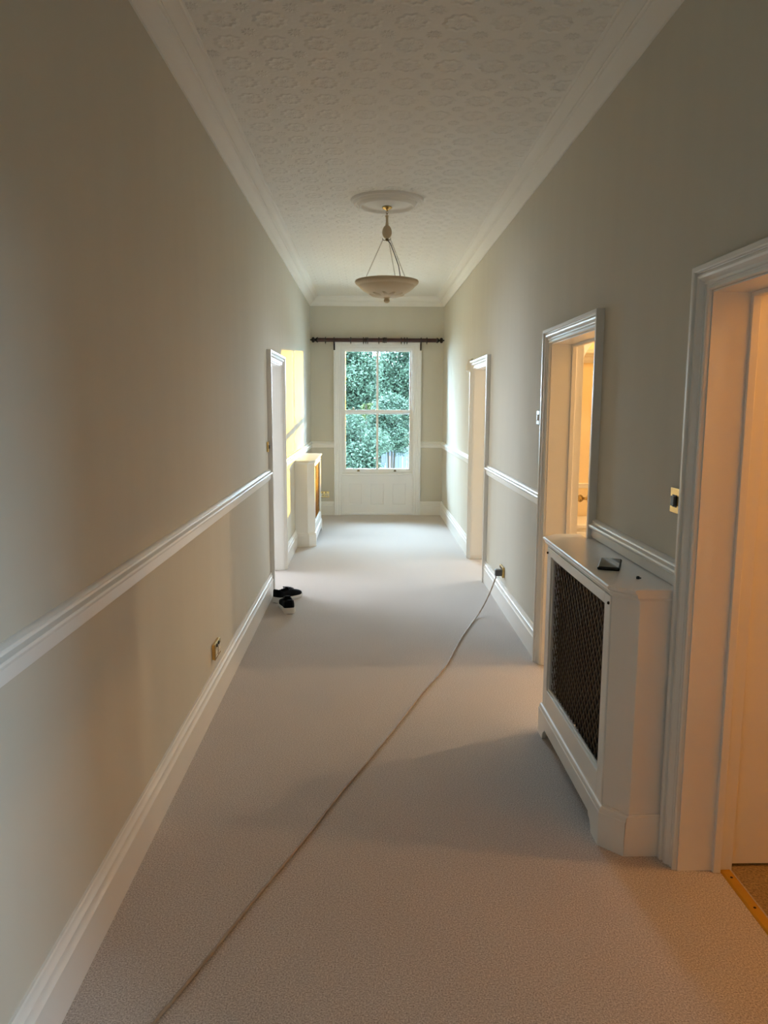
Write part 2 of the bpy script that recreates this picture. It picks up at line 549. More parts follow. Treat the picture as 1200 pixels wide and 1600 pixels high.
run_y('trim_8', DDP, 'right', D3[1] + AW, YE, 'white dado rail on the right wall beside the end window', 'dado rail', m1=-1)
run_x('trim_9', DDP, XL, -0.485, 'short white dado rail left of the window', 'dado rail', m0=1)
run_x('trim_10', DDP, 0.748, XR, 'short white dado rail right of the window', 'dado rail', m1=-1)

# ---- doorways: architrave, jamb lining, stop, leaf
ARP = [(0, 0), (0, 0.034), (0.003, 0.037), (0.016, 0.037), (0.019, 0.034), (0.0195, 0.025), (0.022, 0.024), (0.026, 0.028), (0.033, 0.030), (0.040, 0.028),
       (0.046, 0.020), (0.050, 0.014), (0.053, 0.013), (0.054, 0.017), (0.059, 0.017), (0.061, 0.012), (0.066, 0.0115), (0.068, 0.015), (0.075, 0.015), (0.077, 0.012), (AW - 0.002, 0.010), (AW - 0.002, 0)]
def doorway(name, wall, op, label):
    y0, y1 = op
    sx = -1 if wall == 'right' else 1
    xw = XR if wall == 'right' else XL
    root = thing(name, (xw, (y0 + y1) / 2, 0), label, 'doorway', kind='structure')
    o0, o1, zt = y0 - AW, y1 + AW, HD + AW
    rg = []
    for k in range(4):
        ring = []
        for w, d in ARP:
            yy = (o0 + w) if k < 2 else (o1 - w)
            zz = 0.0 if k in (0, 3) else zt - w
            ring.append((xw + sx * d, yy, zz))
        rg.append(ring)
    MB().rings(rg).build('architrave', 'white_gloss', root, smooth=True, auto=22)
    xi = xw - sx * (WT - 0.002)
    a, b = min(xw + sx * 0.001, xi), max(xw + sx * 0.001, xi)
    box('jamb', 'white_gloss', root, a, b, y1 - 0.004, y1, 0, HD, bevel=0.001)
    box('jamb', 'white_gloss', root, a, b, y0, y0 + 0.004, 0, HD, bevel=0.001)
    box('head_lining', 'white_gloss', root, a, b, y0 + 0.004, y1 - 0.004, HD - 0.004, HD)
    s0, s1 = sorted((xw - sx * 0.118, xw - sx * 0.144))
    box('door_stop', 'white_gloss', root, s0, s1, y1 - 0.018, y1 - 0.004, 0, HD - 0.004, bevel=0.002)
    box('door_stop', 'white_gloss', root, s0, s1, y0 + 0.004, y0 + 0.018, 0, HD - 0.004, bevel=0.002)
    box('door_stop', 'white_gloss', root, s0, s1, y0 + 0.018, y1 - 0.018, HD - 0.018, HD - 0.004, bevel=0.002)
    return root
door1 = doorway('door_1', 'right', D1, 'nearest right doorway opening into an orange lamplit room')
door2 = doorway('door_2', 'right', D2, 'right doorway just beyond the near radiator cover')
door3 = doorway('door_3', 'right', D3, 'farthest right doorway with small detector at its corner')
door4 = doorway('door_4', 'left', D4, 'only doorway in the left wall, beside the sunlit patch')

# open door leaf of the nearest doorway, folded back to face the corridor
def panel_leaf(root, x0, x1, y0, y1, z0, z1, wide_panels, material):
    """door leaf in the XZ plane: stiles, rails and recessed panels"""
    ym = (y0 + y1) / 2
    st = 0.115
    leaf = MB()
    leaf.box(x0, x0 + st, y0, y1, z0, z1).box(x1 - st, x1, y0, y1, z0, z1)
    leaf.box((x0 + x1) / 2 - 0.05, (x0 + x1) / 2 + 0.05, y0, y1, z0 + 0.2, z1 - 0.12)
    for a, b in ((z0, z0 + 0.205), (0.80, 0.96), (z1 - 0.13, z1)):
        leaf.box(x0 + st, x1 - st, y0, y1, a, b)
    o = leaf.build('leaf', material, root)
    for xa, xb in ((x0 + st, (x0 + x1) / 2 - 0.05), ((x0 + x1) / 2 + 0.05, x1 - st)):
        for za, zb in ((z0 + 0.205, 0.80), (0.96, z1 - 0.13)):
            p = MB().box(xa, xb, ym - 0.006, ym + 0.006, za, zb).build('panel', material, root)
            fr = MB()
            for (u0, u1, v0, v1) in ((xa, xb, za, za + 0.016), (xa, xb, zb - 0.016, zb), (xa, xa + 0.016, za + 0.016, zb - 0.016), (xb - 0.016, xb, za + 0.016, zb - 0.016)):
                fr.box(u0, u1, y0 + 0.001, ym - 0.006, v0, v1)
            fr.build('panel_moulding', material, root, bevel=0.004)
    return o
panel_leaf(door1, XO + 0.004, XO + 0.86, 2.398, 2.438, 0.012, 1.92, True, 'white_gloss')
for zh in (0.26, 1.70):
    h = MB().box(XO - 0.006, XO + 0.004, 2.384, 2.397, zh - 0.05, zh + 0.05).build('hinge', 'white_gloss', door1, bevel=0.001)
    MB().lathe([(0.0, -0.055), (0.006, -0.052), (0.006, 0.052), (0.0, 0.055)], (XO + 0.001, 2.3905, zh), 10).build('hinge_pin', 'white_gloss', h, smooth=True)

# brass carpet bar under the nearest door
bar = thing('threshold_bar', (XR + 0.168, 1.92, 0), 'gold metal threshold bar on the floor of the nearest doorway', 'threshold bar')
MB().rings([[(XR + 0.145 + dx, y, z) for dx, z in ((0, 0), (0.0, 0.001), (0.006, 0.005), (0.034, 0.0055), (0.040, 0.001), (0.040, 0))] for y in (D1[0] + 0.006, D1[1] - 0.006)]).build('bar', 'gold_anodised', bar)
for i in range(6):
    y = 2.33 - i * 0.155
    MB().lathe([(0.0045, 0.004), (0.0045, 0.0062), (0.0, 0.0066)], (XR + 0.166, y, 0), 10).build('screw', 'screw_dark', bar, smooth=True)

# ------------------------------------------------------------------ the sash window
win = thing('window_1', (0.13, YE, 0), 'tall white sash window above a panelled apron', 'window', kind='structure')
# architrave down to the floor
WAP = [(w_, d_ * 1.35) for w_, d_ in [(0, 0), (0, 0.026), (0.004, 0.030), (0.020, 0.030), (0.024, 0.024), (0.030, 0.022), (0.034, 0.026), (0.046, 0.024), (0.060, 0.018), (0.066, 0.020),
       (0.078, 0.020), (0.084, 0.014), (0.100, 0.014), (0.104, 0.018), (0.112, 0.016), (0.112, 0)]]
rg = []
ax0, ax1, azt = -0.485, 0.748, 2.462
for k in range(4):
    rg.append([((ax0 + w) if k < 2 else (ax1 - w), YE - d, 0.0 if k in (0, 3) else azt - w) for w, d in WAP])
MB().rings(rg).build('architrave', 'window_white', win, smooth=True, auto=22)
# box frame: linings and staff beads
def wbox(name, *d, bevel=0.002, m='window_white', parent=None):
    return box(name, m, parent or win, *d, bevel=bevel)
wbox('frame_lining', WX0, WX0 + 0.012, YE + 0.001, YE + 0.17, WZ0, WZ1)
wbox('frame_lining', WX1 - 0.012, WX1, YE + 0.001, YE + 0.17, WZ0, WZ1)
wbox('frame_lining', WX0 + 0.012, WX1 - 0.012, YE + 0.001, YE + 0.17, WZ1 - 0.012, WZ1)
wbox('staff_bead', WX0 + 0.012, WX0 + 0.026, YE + 0.018, YE + 0.034, WZ0 + 0.04, WZ1 - 0.012, bevel=0.005)
wbox('staff_bead', WX1 - 0.026, WX1 - 0.012, YE + 0.018, YE + 0.034, WZ0 + 0.04, WZ1 - 0.012, bevel=0.005)
wbox('staff_bead', WX0 + 0.026, WX1 - 0.026, YE + 0.018, YE + 0.034, WZ1 - 0.026, WZ1 - 0.012, bevel=0.005)
wbox('sill_board', WX0 - 0.002, WX1 + 0.002, YE - 0.022, YE + 0.038, WZ0 + 0.004, WZ0 + 0.030, bevel=0.006)
wbox('sill', WX0, WX1, YE + 0.038, YE + 0.34, WZ0 - 0.02, WZ0 + 0.042)
SX0, SX1 = WX0 + 0.013, WX1 - 0.013
GX0, GX1, GM = -0.320, 0.587, 0.131
def sash(y0, y1, z0, z1, g0, g1, nm):
    s = MB().box(SX0, GX0, y0, y1, z0, z1).box(GX1, SX1, y0, y1, z0, z1).box(GX0, GX1, y0, y1, z0, g0).box(GX0, GX1, y0, y1, g1, z1).build(nm, 'window_white', win, bevel=0.003)
    box('glazing_bar', 'window_white', s, GM - 0.016, GM + 0.016, y0 + 0.004, y1 - 0.004, g0, g1, bevel=0.004)
    ym = (y0 + y1) / 2 + 0.006
    for a, b in ((GX0, GM - 0.016), (GM + 0.016, GX1)):
        box('pane', 'pane_glass', s, a, b, ym - 0.0015, ym + 0.0015, g0, g1)
    return s
low = sash(YE + 0.040, YE + 0.080, WZ0 + 0.043, 1.500, 0.662, 1.458, 'lower_sash')
upp = sash(YE + 0.086, YE + 0.126, 1.435, WZ1 - 0.013, 1.478, 2.312, 'upper_sash')
# sash lifts and fastener
for x in (-0.138, 0.386):
    MB().prism([(x - 0.022, YE + 0.040), (x + 0.022, YE + 0.040), (x + 0.010, YE + 0.016), (x - 0.010, YE + 0.016)], 0.624, 0.632).prism([(x - 0.016, YE + 0.040), (x + 0.016, YE + 0.040), (x + 0.004, YE + 0.030), (x - 0.004, YE + 0.030)], 0.632, 0.646).build('sash_lift', 'old_brass', low, bevel=0.002)
fa = MB().box(-0.235, -0.185, YE + 0.046, YE + 0.074, 1.500, 1.506).build('fastener_plate', 'old_brass', low)
MB().lathe([(0.0, 0.0), (0.012, 0.001), (0.013, 0.008), (0.016, 0.016), (0.010, 0.026), (0.0, 0.028)], (-0.21, YE + 0.058, 1.506), 14).build('fastener_knob', 'old_brass', low, smooth=True)
MB().box(0.040, 0.090, YE + 0.046, YE + 0.074, 1.500, 1.508).build('keeper_plate', 'white_plastic', low)
# panelled apron below the sill, recessed panels
AY = YE + 0.012
pxs = [(-0.275, -0.085), (0.040, 0.230), (0.355, 0.545)]
pz0, pz1 = 0.145, 0.455
ap = MB()
xs = [WX0 + 0.001] + [v for p in pxs for v in p] + [WX1 - 0.001]
for i in range(0, len(xs), 2):
    ap.box(xs[i], xs[i + 1], AY, YE + 0.055, 0.0, WZ0 + 0.002)
for a, b in pxs:
    ap.box(a, b, AY, YE + 0.055, 0.0, pz0).box(a, b, AY, YE + 0.055, pz1, WZ0 + 0.002)
apron = ap.build('apron', 'window_white', win)
for a, b in pxs:
    MB().box(a, b, AY + 0.024, AY + 0.036, pz0, pz1).build('apron_panel', 'window_white', apron)
    fr = MB()
    fr.box(a, a + 0.010, AY + 0.006, AY + 0.024, pz0, pz1).box(b - 0.010, b, AY + 0.006, AY + 0.024, pz0, pz1)
    fr.box(a + 0.010, b - 0.010, AY + 0.006, AY + 0.024, pz0, pz0 + 0.010).box(a + 0.010, b - 0.010, AY + 0.006, AY + 0.024, pz1 - 0.010, pz1)
    fr.build('panel_moulding', 'window_white', apron, bevel=0.003)
box('apron_foot', 'window_white', win, WX0 + 0.001, WX1 - 0.001, YE - 0.008, AY, 0.0, 0.028, bevel=0.003)
apw = box('wall_end.001', 'outside_render', None, WX0, WX1, YE + 0.06, YE + 0.1, 0, WZ0 - 0.03)
tag(apw, 'masonry behind the panelled window apron', 'wall', kind='structure')

# ------------------------------------------------------------------ curtain pole and rings
PY, PZ = 10.73, 2.458
pole = thing('curtain_pole', (0.13, YE, PZ), 'dark mahogany curtain pole with turned finials above the window', 'curtain pole')
MB().lathe([(0.0, -0.695), (0.027, -0.695), (0.027, 0.95), (0.0, 0.95)], (0, PY, PZ), 24, 'X').build('pole', 'dark_wood', pole, smooth=True)
for sgn, xe in ((-1, -0.695), (1, 0.95)):
    pr = [(0.0, 0.0), (0.036, 0.0), (0.038, 0.008), (0.034, 0.016), (0.029, 0.020), (0.026, 0.030), (0.014, 0.036), (0.013, 0.040), (0.024, 0.044), (0.035, 0.054), (0.039, 0.064),
          (0.036, 0.076), (0.026, 0.085), (0.012, 0.089), (0.009, 0.092), (0.012, 0.098), (0.010, 0.105), (0.0, 0.109)]
    MB().lathe([(r, sgn * h) for r, h in pr], (xe, PY, PZ), 24, 'X').build('finial', 'pole_black', pole, smooth=True, auto=50)
MB().lathe([(0.027, -0.030), (0.036, -0.028), (0.038, -0.020), (0.032, -0.014), (0.038, -0.006), (0.038, 0.006), (0.032, 0.014), (0.038, 0.020), (0.036, 0.028), (0.027, 0.030)], (0.228, PY, PZ), 24, 'X').build('joint_collar', 'pole_black', pole, smooth=True, auto=50)
for x in (-0.472, 0.734):
    b = MB().box(x - 0.011, x + 0.011, YE - 0.050, YE - 0.042, PZ - 0.135, PZ - 0.02).build('bracket', 'pole_black', pole, bevel=0.003)
    MB().box(x - 0.011, x + 0.011, PY + 0.02, YE - 0.043, PZ - 0.045, PZ - 0.025).build('bracket_arm', 'pole_black', b, bevel=0.003)
    MB().torus((x, PY, PZ), 0.033, 0.007, 'X', 24, 8).build('bracket_cup', 'pole_black', b, smooth=True)
ring_x = [-0.591, -0.242, -0.065, -0.031, -0.007, 0.148, 0.459, 0.503, 0.539, 0.814]
ring_l = ['dark curtain ring alone at the left end of the pole, outside the bracket', 'dark curtain ring alone on the pole, next to the right of the left bracket',
          'leftmost curtain ring of the cluster of three left of the pole centre', 'middle curtain ring of the cluster of three left of the pole centre',
          'rightmost curtain ring of the cluster of three left of the pole centre', 'dark curtain ring just left of the pole joint collar',
          'leftmost curtain ring of the cluster of three right of the joint collar', 'middle curtain ring of the cluster of three right of the joint collar',
          'rightmost curtain ring of the cluster of three right of the joint collar', 'dark curtain ring alone at the right end of the pole, outside the bracket']
proto = None
for x, lb in zip(ring_x, ring_l):
    if proto is None:
        proto = thing('curtain_ring', (x, PY, PZ - 0.0025), lb, 'curtain ring', 'curtain rings on the pole')
        MB().torus((0, 0, 0), 0.037, 0.007, 'X', 24, 8).build('ring', 'pole_black', proto, smooth=True, local=True)
        MB().torus((0, 0, -0.048), 0.005, 0.0016, 'Y', 12, 6).build('screw_eye', 'old_brass', proto, smooth=True, local=True)
    else:
        c = proto.copy()
        COL.objects.link(c)
        c.location = (x, PY, PZ - 0.0025)
        c['label'] = lb
        for ch in proto.children:
            d = ch.copy()
            COL.objects.link(d)
            d.parent = c

# ------------------------------------------------------------------ ceiling rose and pendant lamp
LX, LY = 0.137, 5.78
rose = [(r_, ZC - d_) for r_, d_ in ((0.0, 0.048), (0.03, 0.047), (0.07, 0.040), (0.11, 0.032), (0.15, 0.028), (0.172, 0.028), (0.180, 0.034), (0.186, 0.046), (0.194, 0.050), (0.203, 0.046), (0.209, 0.034),
        (0.213, 0.025), (0.221, 0.024), (0.227, 0.032), (0.236, 0.036), (0.245, 0.030), (0.250, 0.020), (0.258, 0.018), (0.263, 0.012), (0.265, 0.0), (0.0, 0.0))]
tag(MB().lathe(rose, (LX, LY, 0), 64).build('ceiling_rose', 'plaster_white', smooth=True, auto=40), 'round moulded white ceiling rose above the pendant lamp', 'ceiling rose')
pend = thing('pendant_lamp', (LX, LY, 2.365), 'alabaster bowl pendant lamp hung on chains from the ceiling rose', 'lamp')
zt = ZC - 0.048
MB().lathe([(0.0, zt), (0.036, zt), (0.038, zt - 0.004), (0.032, zt - 0.010), (0.020, zt - 0.016), (0.009, zt - 0.020), (0.006, zt - 0.026), (0.0, zt - 0.027)], (LX, LY, 0), 28).build('ceiling_plate', 'brass', pend, smooth=True, auto=60)
z = zt - 0.030
for i in range(3):
    MB().torus((LX, LY, z - 0.006), 0.008, 0.0022, 'X' if i % 2 else 'Y', 16, 6, sx=0.8 if i % 2 == 0 else 1.0, sz=1.25 if i % 2 == 0 else 1.25).build('chain_link', 'old_brass', pend, smooth=True)
    z -= 0.0155
zs = 2.945
MB().lathe([(0.0, zs), (0.010, zs), (0.014, zs - 0.006), (0.010, zs - 0.012), (0.0085, zs - 0.020), (0.009, zs - 0.045), (0.011, zs - 0.062), (0.014, zs - 0.068), (0.0, zs - 0.070)], (LX, LY, 0), 20).build('stem', 'alabaster', pend, smooth=True)
egg = [(0.0, 2.779)]
for k in range(1, 12):
    a = math.pi * k / 12
    egg.append((0.0355 * math.sin(a) * (1 + 0.06 * math.cos(a)), 2.828 - 0.049 * math.cos(a)))
egg.append((0.0, 2.877))
MB().lathe(egg, (LX, LY, 0), 28).build('egg_knop', 'alabaster', pend, smooth=True, auto=80)
MB().lathe([(0.0, 2.782), (0.010, 2.782), (0.012, 2.774), (0.007, 2.766), (0.0, 2.762)], (LX, LY, 0), 16).build('hook_boss', 'old_brass', pend, smooth=True)
angs = [R(183), R(-35), R(62)]
tops = []
for a in angs:
    tx, ty = LX + 0.030 * math.cos(a), LY + 0.030 * math.sin(a)
    MB().tube([(LX, LY, 2.772), (LX + 0.018 * math.cos(a), LY + 0.018 * math.sin(a), 2.769), (tx, ty, 2.773), (tx + 0.003 * math.cos(a), ty + 0.003 * math.sin(a), 2.784)], 0.0025, 6).build('hook_arm', 'old_brass', pend, smooth=True)
    tops.append((tx, ty))
for a, (tx, ty) in zip(angs, tops):
    rad = 0.160
    bx, by = LX + rad * math.cos(a), LY + rad * math.sin(a)
    ch = MB()
    n = 34
    for i in range(n):
        t = (i + 0.5) / n
        c = (tx + (bx - tx) * t, ty + (by - ty) * t, 2.773 + (2.492 - 2.773) * t)
        ch.torus(c, 0.0050, 0.0011, 'X' if i % 2 else 'Y', 8, 4, sx=0.7 if i % 2 == 0 else 0.7, sz=1.1)
    co = ch.build('chain', 'old_brass', pend, smooth=True)
    co['kind'] = 'stuff'
    MB().torus((bx, by, 2.486), 0.010, 0.0018, 'Y', 14, 6).build('chain_ring', 'old_brass', pend, smooth=True)
MB().tube([(LX + 0.006, LY, 2.768), (LX + 0.025, LY - 0.01, 2.745), (LX + 0.05, LY - 0.03, 2.68), (LX + 0.085, LY - 0.05, 2.58), (LX + 0.098, LY - 0.055, 2.50), (LX + 0.09, LY - 0.05, 2.45)], 0.0032, 8).build('flex', 'black_plastic', pend, smooth=True)
bowl_o = [(0.0, 2.364), (0.03, 2.365), (0.06, 2.368), (0.09, 2.374), (0.12, 2.384), (0.15, 2.397), (0.175, 2.411), (0.195, 2.427), (0.207, 2.440), (0.211, 2.447), (0.217, 2.448), (0.227, 2.456), (0.234, 2.465), (0.236, 2.474), (0.232, 2.482), (0.224, 2.485)]
bowl_i = [(0.216, 2.480), (0.198, 2.446), (0.15, 2.408), (0.10, 2.386), (0.05, 2.375), (0.0, 2.373)]
MB().lathe(bowl_o + bowl_i, (LX, LY, 0), 64).build('bowl', 'alabaster', pend, smooth=True, auto=60)
# carved acanthus leaves round the finial
for k in range(10):
    a = 2 * math.pi * k / 10 + 0.1
    lf = MB()
    rings_ = []
    for s_ in np.linspace(0, 1, 9):
        r_ = 0.030 + 0.100 * s_
        zb = np.interp(r_, [p[0] for p in bowl_o], [p[1] for p in bowl_o])
        w_ = 0.006 + 0.034 * math.sin(math.pi * min(1, s_ * 0.8 + 0.12)) * (1 - 0.45 * s_)
        th = 0.003 + 0.006 * s_ * (1.0 if s_ < 0.97 else 0.6)
        ring = []
        for q in range(8):
            b = 2 * math.pi * q / 8
            lx, lz = w_ * math.cos(b), -th * max(0, -math.sin(b)) * (0.55 + 0.45 * abs(math.cos(b * 2))) + 0.001 * math.sin(b)
            ring.append((LX + r_ * math.cos(a) - lx * math.sin(a), LY + r_ * math.sin(a) + lx * math.cos(a), zb + lz))
        rings_.append(ring)
    lf.rings(rings_).build('carved_leaf', 'alabaster', pend, smooth=True)
MB().lathe([(0.0, 2.322), (0.010, 2.323), (0.019, 2.330), (0.022, 2.340), (0.019, 2.350), (0.016, 2.354), (0.021, 2.358), (0.026, 2.366), (0.0, 2.368)], (LX, LY, 0), 24).build('finial', 'alabaster', pend, smooth=True)

# ------------------------------------------------------------------ radiator covers
def radiator_cover(name, side, xw, depth, y0, y1, notch, gm, gs, gb, label):
    """cabinet with chamfered corners; side=+1 stands on the right wall"""
    root = thing(name, (xw, (y0 + y1) / 2, 0), label, 'radiator cover', 'radiator covers')
    sx = -side
    def outline(grow, yn=0.0):
        f = depth + grow
        c = 0.072
        a, b = y0 - grow, y1 + grow
        if notch:
            a = max(a, notch[0])
        pts = [(0.0, a), (f - c, a), (f, a + c), (f, b - c), (f - c, b)]
        if notch:
            pts += [(0.040, b), (0.040, notch[1]), (0.0, notch[1])]
        else:
            pts += [(0.0, b)]
        return [(xw + sx * u, v) for u, v in pts]
    # moulded top
    top = MB()
    prof = [(0.002, 0.925), (0.004, 0.930), (0.010, 0.936), (0.014, 0.944), (0.012, 0.947), (0.018, 0.950), (0.021, 0.956), (0.021, 0.961), (0.017, 0.9645)]
    top.rings([[(x, y, zz) for x, y in outline(g)] for g, zz in prof])
    top.build('top', 'white_gloss', root, smooth=True, auto=30)
    # sides: return panels and chamfered corners
    th = 0.016
    zb, ztp = 0.012, 0.925
    body = outline(0.0)
    inner_f = depth - 0.004
    for poly in ([0, 1, 2], [3, 4, 5]):
        sd = MB()
        P = [Vector((*body[i], 0)) for i in poly]
        cen = Vector((xw + sx * depth * 0.4, (y0 + y1) / 2, 0))
        inn = [p + (cen - p).normalized() * th for p in P]
        ring = [(p.x, p.y) for p in P] + [(p.x, p.y) for p in reversed(inn)]
        sd.prism(ring, zb, ztp)
        sd.build('side_panel', 'white_gloss', root, bevel=0.0015)
    # front: carcass rail and the hinged grille frame
    fy0, fy1 = y0 + 0.072 + 0.008, y1 - 0.072 - 0.008
    xf = xw + sx * depth
    def fb(name_, m, u0, u1, a, b, c, d, bev=0.003, parent=None):
        xa, xb = sorted((xf + sx * u0, xf + sx * u1))
        return box(name_, m, parent or root, xa, xb, a, b, c, d, bevel=bev)
    frm = MB()
    gy0, gy1, gz0, gz1 = fy0 + 0.062, fy1 - 0.068, 0.245, 0.884
    xa, xb = sorted((xf - sx * 0.018, xf + sx * 0.004))
    frm.box(xa, xb, fy0, gy0, 0.155, 0.921).box(xa, xb, gy1, fy1, 0.155, 0.921).box(xa, xb, gy0, gy1, 0.155, gz0).box(xa, xb, gy0, gy1, gz1, 0.921)
    frame = frm.build('front_frame', 'white_gloss', root, bevel=0.003)
    # bead round the grille opening
    bd = MB()
    xa2, xb2 = sorted((xf - sx * 0.016, xf - sx * 0.004))
    bd.box(xa2, xb2, gy0, gy0 + 0.010, gz0, gz1).box(xa2, xb2, gy1 - 0.010, gy1, gz0, gz1).box(xa2, xb2, gy0 + 0.010, gy1 - 0.010, gz0, gz0 + 0.010).box(xa2, xb2, gy0 + 0.010, gy1 - 0.010, gz1 - 0.010, gz1)
    bd.build('bead', 'white_gloss', frame, bevel=0.003)
    # diamond wire lattice: crossing strips clipped to the opening
    gr = MB()
    dy, dz = 0.046, 0.058      # diamond width and height
    slope = dz / dy
    hh = gz1 - gz0
    def strip(ya, za, yb, zb_, xc, w, t):
        d = Vector((0, yb - ya, zb_ - za)).normalized()
        nrm = Vector((0, -d.z, d.y)) * (w / 2)
        ex = Vector((t / 2, 0, 0))
        A, B = Vector((xc, ya, za)), Vector((xc, yb, zb_))
        gr.rings([[p + nrm + ex, p - nrm + ex, p - nrm - ex, p + nrm - ex] for p in (A, B)])
    xg = xf - sx * 0.020
    k = gy0 - hh / slope
    while k < gy1:
        for s_ in (1, -1):
            za, zb_ = gz0, gz1
            ya, yb = k, k + hh / slope
            if ya < gy0:
                za = gz0 + (gy0 - ya) * slope
                ya = gy0
            if yb > gy1:
                zb_ = gz1 - (yb - gy1) * slope
                yb = gy1
            if zb_ - za > 0.01:
                if s_ == 1:
                    strip(ya, za, yb, zb_, xg, 0.0036, 0.0030)
                else:
                    strip(ya, gz1 - (za - gz0), yb, gz1 - (zb_ - gz0), xg - sx * 0.0035, 0.0036, 0.0030)
        k += dy
    g = gr.build('grille', gm, root)
    # second, broader strip lattice just behind the wires
    wires = gr
    gr = MB()
    xg2 = xf - sx * 0.034
    k = gy0 - hh / slope + dy * 0.28
    while k < gy1:
        for s_ in (1, -1):
            za, zb_, ya, yb = gz0, gz1, k, k + hh / slope
            if ya < gy0:
                za, ya = gz0 + (gy0 - ya) * slope, gy0
            if yb > gy1:
                zb_, yb = gz1 - (yb - gy1) * slope, gy1
            if zb_ - za > 0.02:
                if s_ == 1:
                    strip(ya, za, yb, zb_, xg2, 0.008, 0.002)
                else:
                    strip(ya, gz1 - (za - gz0), yb, gz1 - (zb_ - gz0), xg2 - sx * 0.003, 0.008, 0.002)
        k += dy
    bl = gr.build('back_lattice', gs, root)
    bl['kind'] = 'stuff'
    g['kind'] = 'stuff'
    g['label'] = 'diamond wire grille'
    fb('grille_backing', gb, -0.060, -0.056, gy0 - 0.05, gy1 + 0.05, 0.20, 0.91, 0)
    # knobs that catch the frame
    for yy in (fy0 + 0.012, fy1 - 0.014):
        MB().lathe([(0.0, 0.004), (0.005, 0.004), (0.006, 0.007), (0.004, 0.010), (0.0, 0.011)] if sx > 0 else [(0.0, -0.004), (0.005, -0.004), (0.006, -0.007), (0.004, -0.010), (0.0, -0.011)], (xf, yy, 0.895), 12, 'X').build('turn_catch', 'screw_dark', frame, smooth=True)
    # plinth with a shaped cut-out under the front
    pp = [(0.0005, 0.150), (0.004, 0.156), (0.004, 0.150), (0.010, 0.146), (0.013, 0.138), (0.013, 0.130), (0.016, 0.126), (0.016, 0.0)]
    def plinth_piece(i0, i1, z0f=0.0):
        """straight run of the moulded plinth between two outline corners"""
        rg_ = []
        for idx in (i0, i1):
            rg_.append([(*outline(gw)[idx], zz) for gw, zz in pp[1:-1]] + [(*outline(0.016)[idx], z0f), (*outline(-0.002)[idx], z0f), (*outline(-0.002)[idx], 0.156)])
        return rg_
    for i0 in (0, 3):
        MB().rings(plinth_piece(i0, i0 + 1)).rings(plinth_piece(i0 + 1, i0 + 2)).build('plinth_return', 'white_gloss', root, smooth=True, auto=25)
    fr2 = MB()
    fr2.rings(plinth_piece(2, 3, 0.062))
    a0 = outline(0.016)[2][1]
    a1 = outline(0.016)[3][1]
    xo, xi = sorted((xw + sx * (depth + 0.016), xw + sx * (depth - 0.002)))
    def foot(ys):
        ring0 = [(xo, yy, zz) for yy, zz in ys]
        ring1 = [(xi, yy, zz) for yy, zz in ys]
        fr2.rings([ring0, ring1])
    foot([(a0, 0.0), (a0 + 0.085, 0.0), (a0 + 0.090, 0.022), (a0 + 0.102, 0.040), (a0 + 0.122, 0.050), (a0 + 0.128, 0.0625), (a0, 0.0625)])
    foot([(a1, 0.0), (a1 - 0.085, 0.0), (a1 - 0.090, 0.022), (a1 - 0.102, 0.040), (a1 - 0.122, 0.050), (a1 - 0.128, 0.0625), (a1, 0.0625)])
    fr2.build('plinth_front', 'white_gloss', root, smooth=True, auto=25)
    return root

radiator_cover('radiator_cover', 1, XR, 0.213, 2.470, 3.560, (2.462, 3.462), 'grille_brown', 'grille_strip', 'grille_back',
               'white radiator cover with dark diamond grille between the near doorways')
radiator_cover('radiator_cover', -1, XL, 0.213, 8.335, 9.570, None, 'grille_sunlit', 'grille_sunlit', 'grille_sunlit_back',
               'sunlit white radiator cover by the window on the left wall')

# phone and small black cap lying on the near cover
ph = thing('phone', (0.9345, 2.852, 0.9645), 'black smartphone lying on the near radiator cover', 'phone', rz=R(-21))
MB().box(-0.041, 0.041, -0.092, 0.092, 0.0, 0.013).build('body', 'phone_case', ph, bevel=0.006, local=True, seg=3)
MB().box(-0.036, 0.036, -0.087, 0.087, 0.0128, 0.0136).build('screen', 'phone_glass', ph, bevel=0.0003, local=True)
cap = thing('cap', (0.966, 2.632, 0.9645), 'tiny black plug cap on the near radiator cover beside the phone', 'cap')
MB().lathe([(0.0, 0.0), (0.006, 0.0), (0.006, 0.007), (0.004, 0.010), (0.0, 0.010)], (0, 0, 0), 14).build('cap_body', 'black_plastic', cap, smooth=True, local=True)
MB().box(0.004, 0.011, -0.002, 0.002, 0.001, 0.005).build('cap_tab', 'black_plastic', cap, local=True)

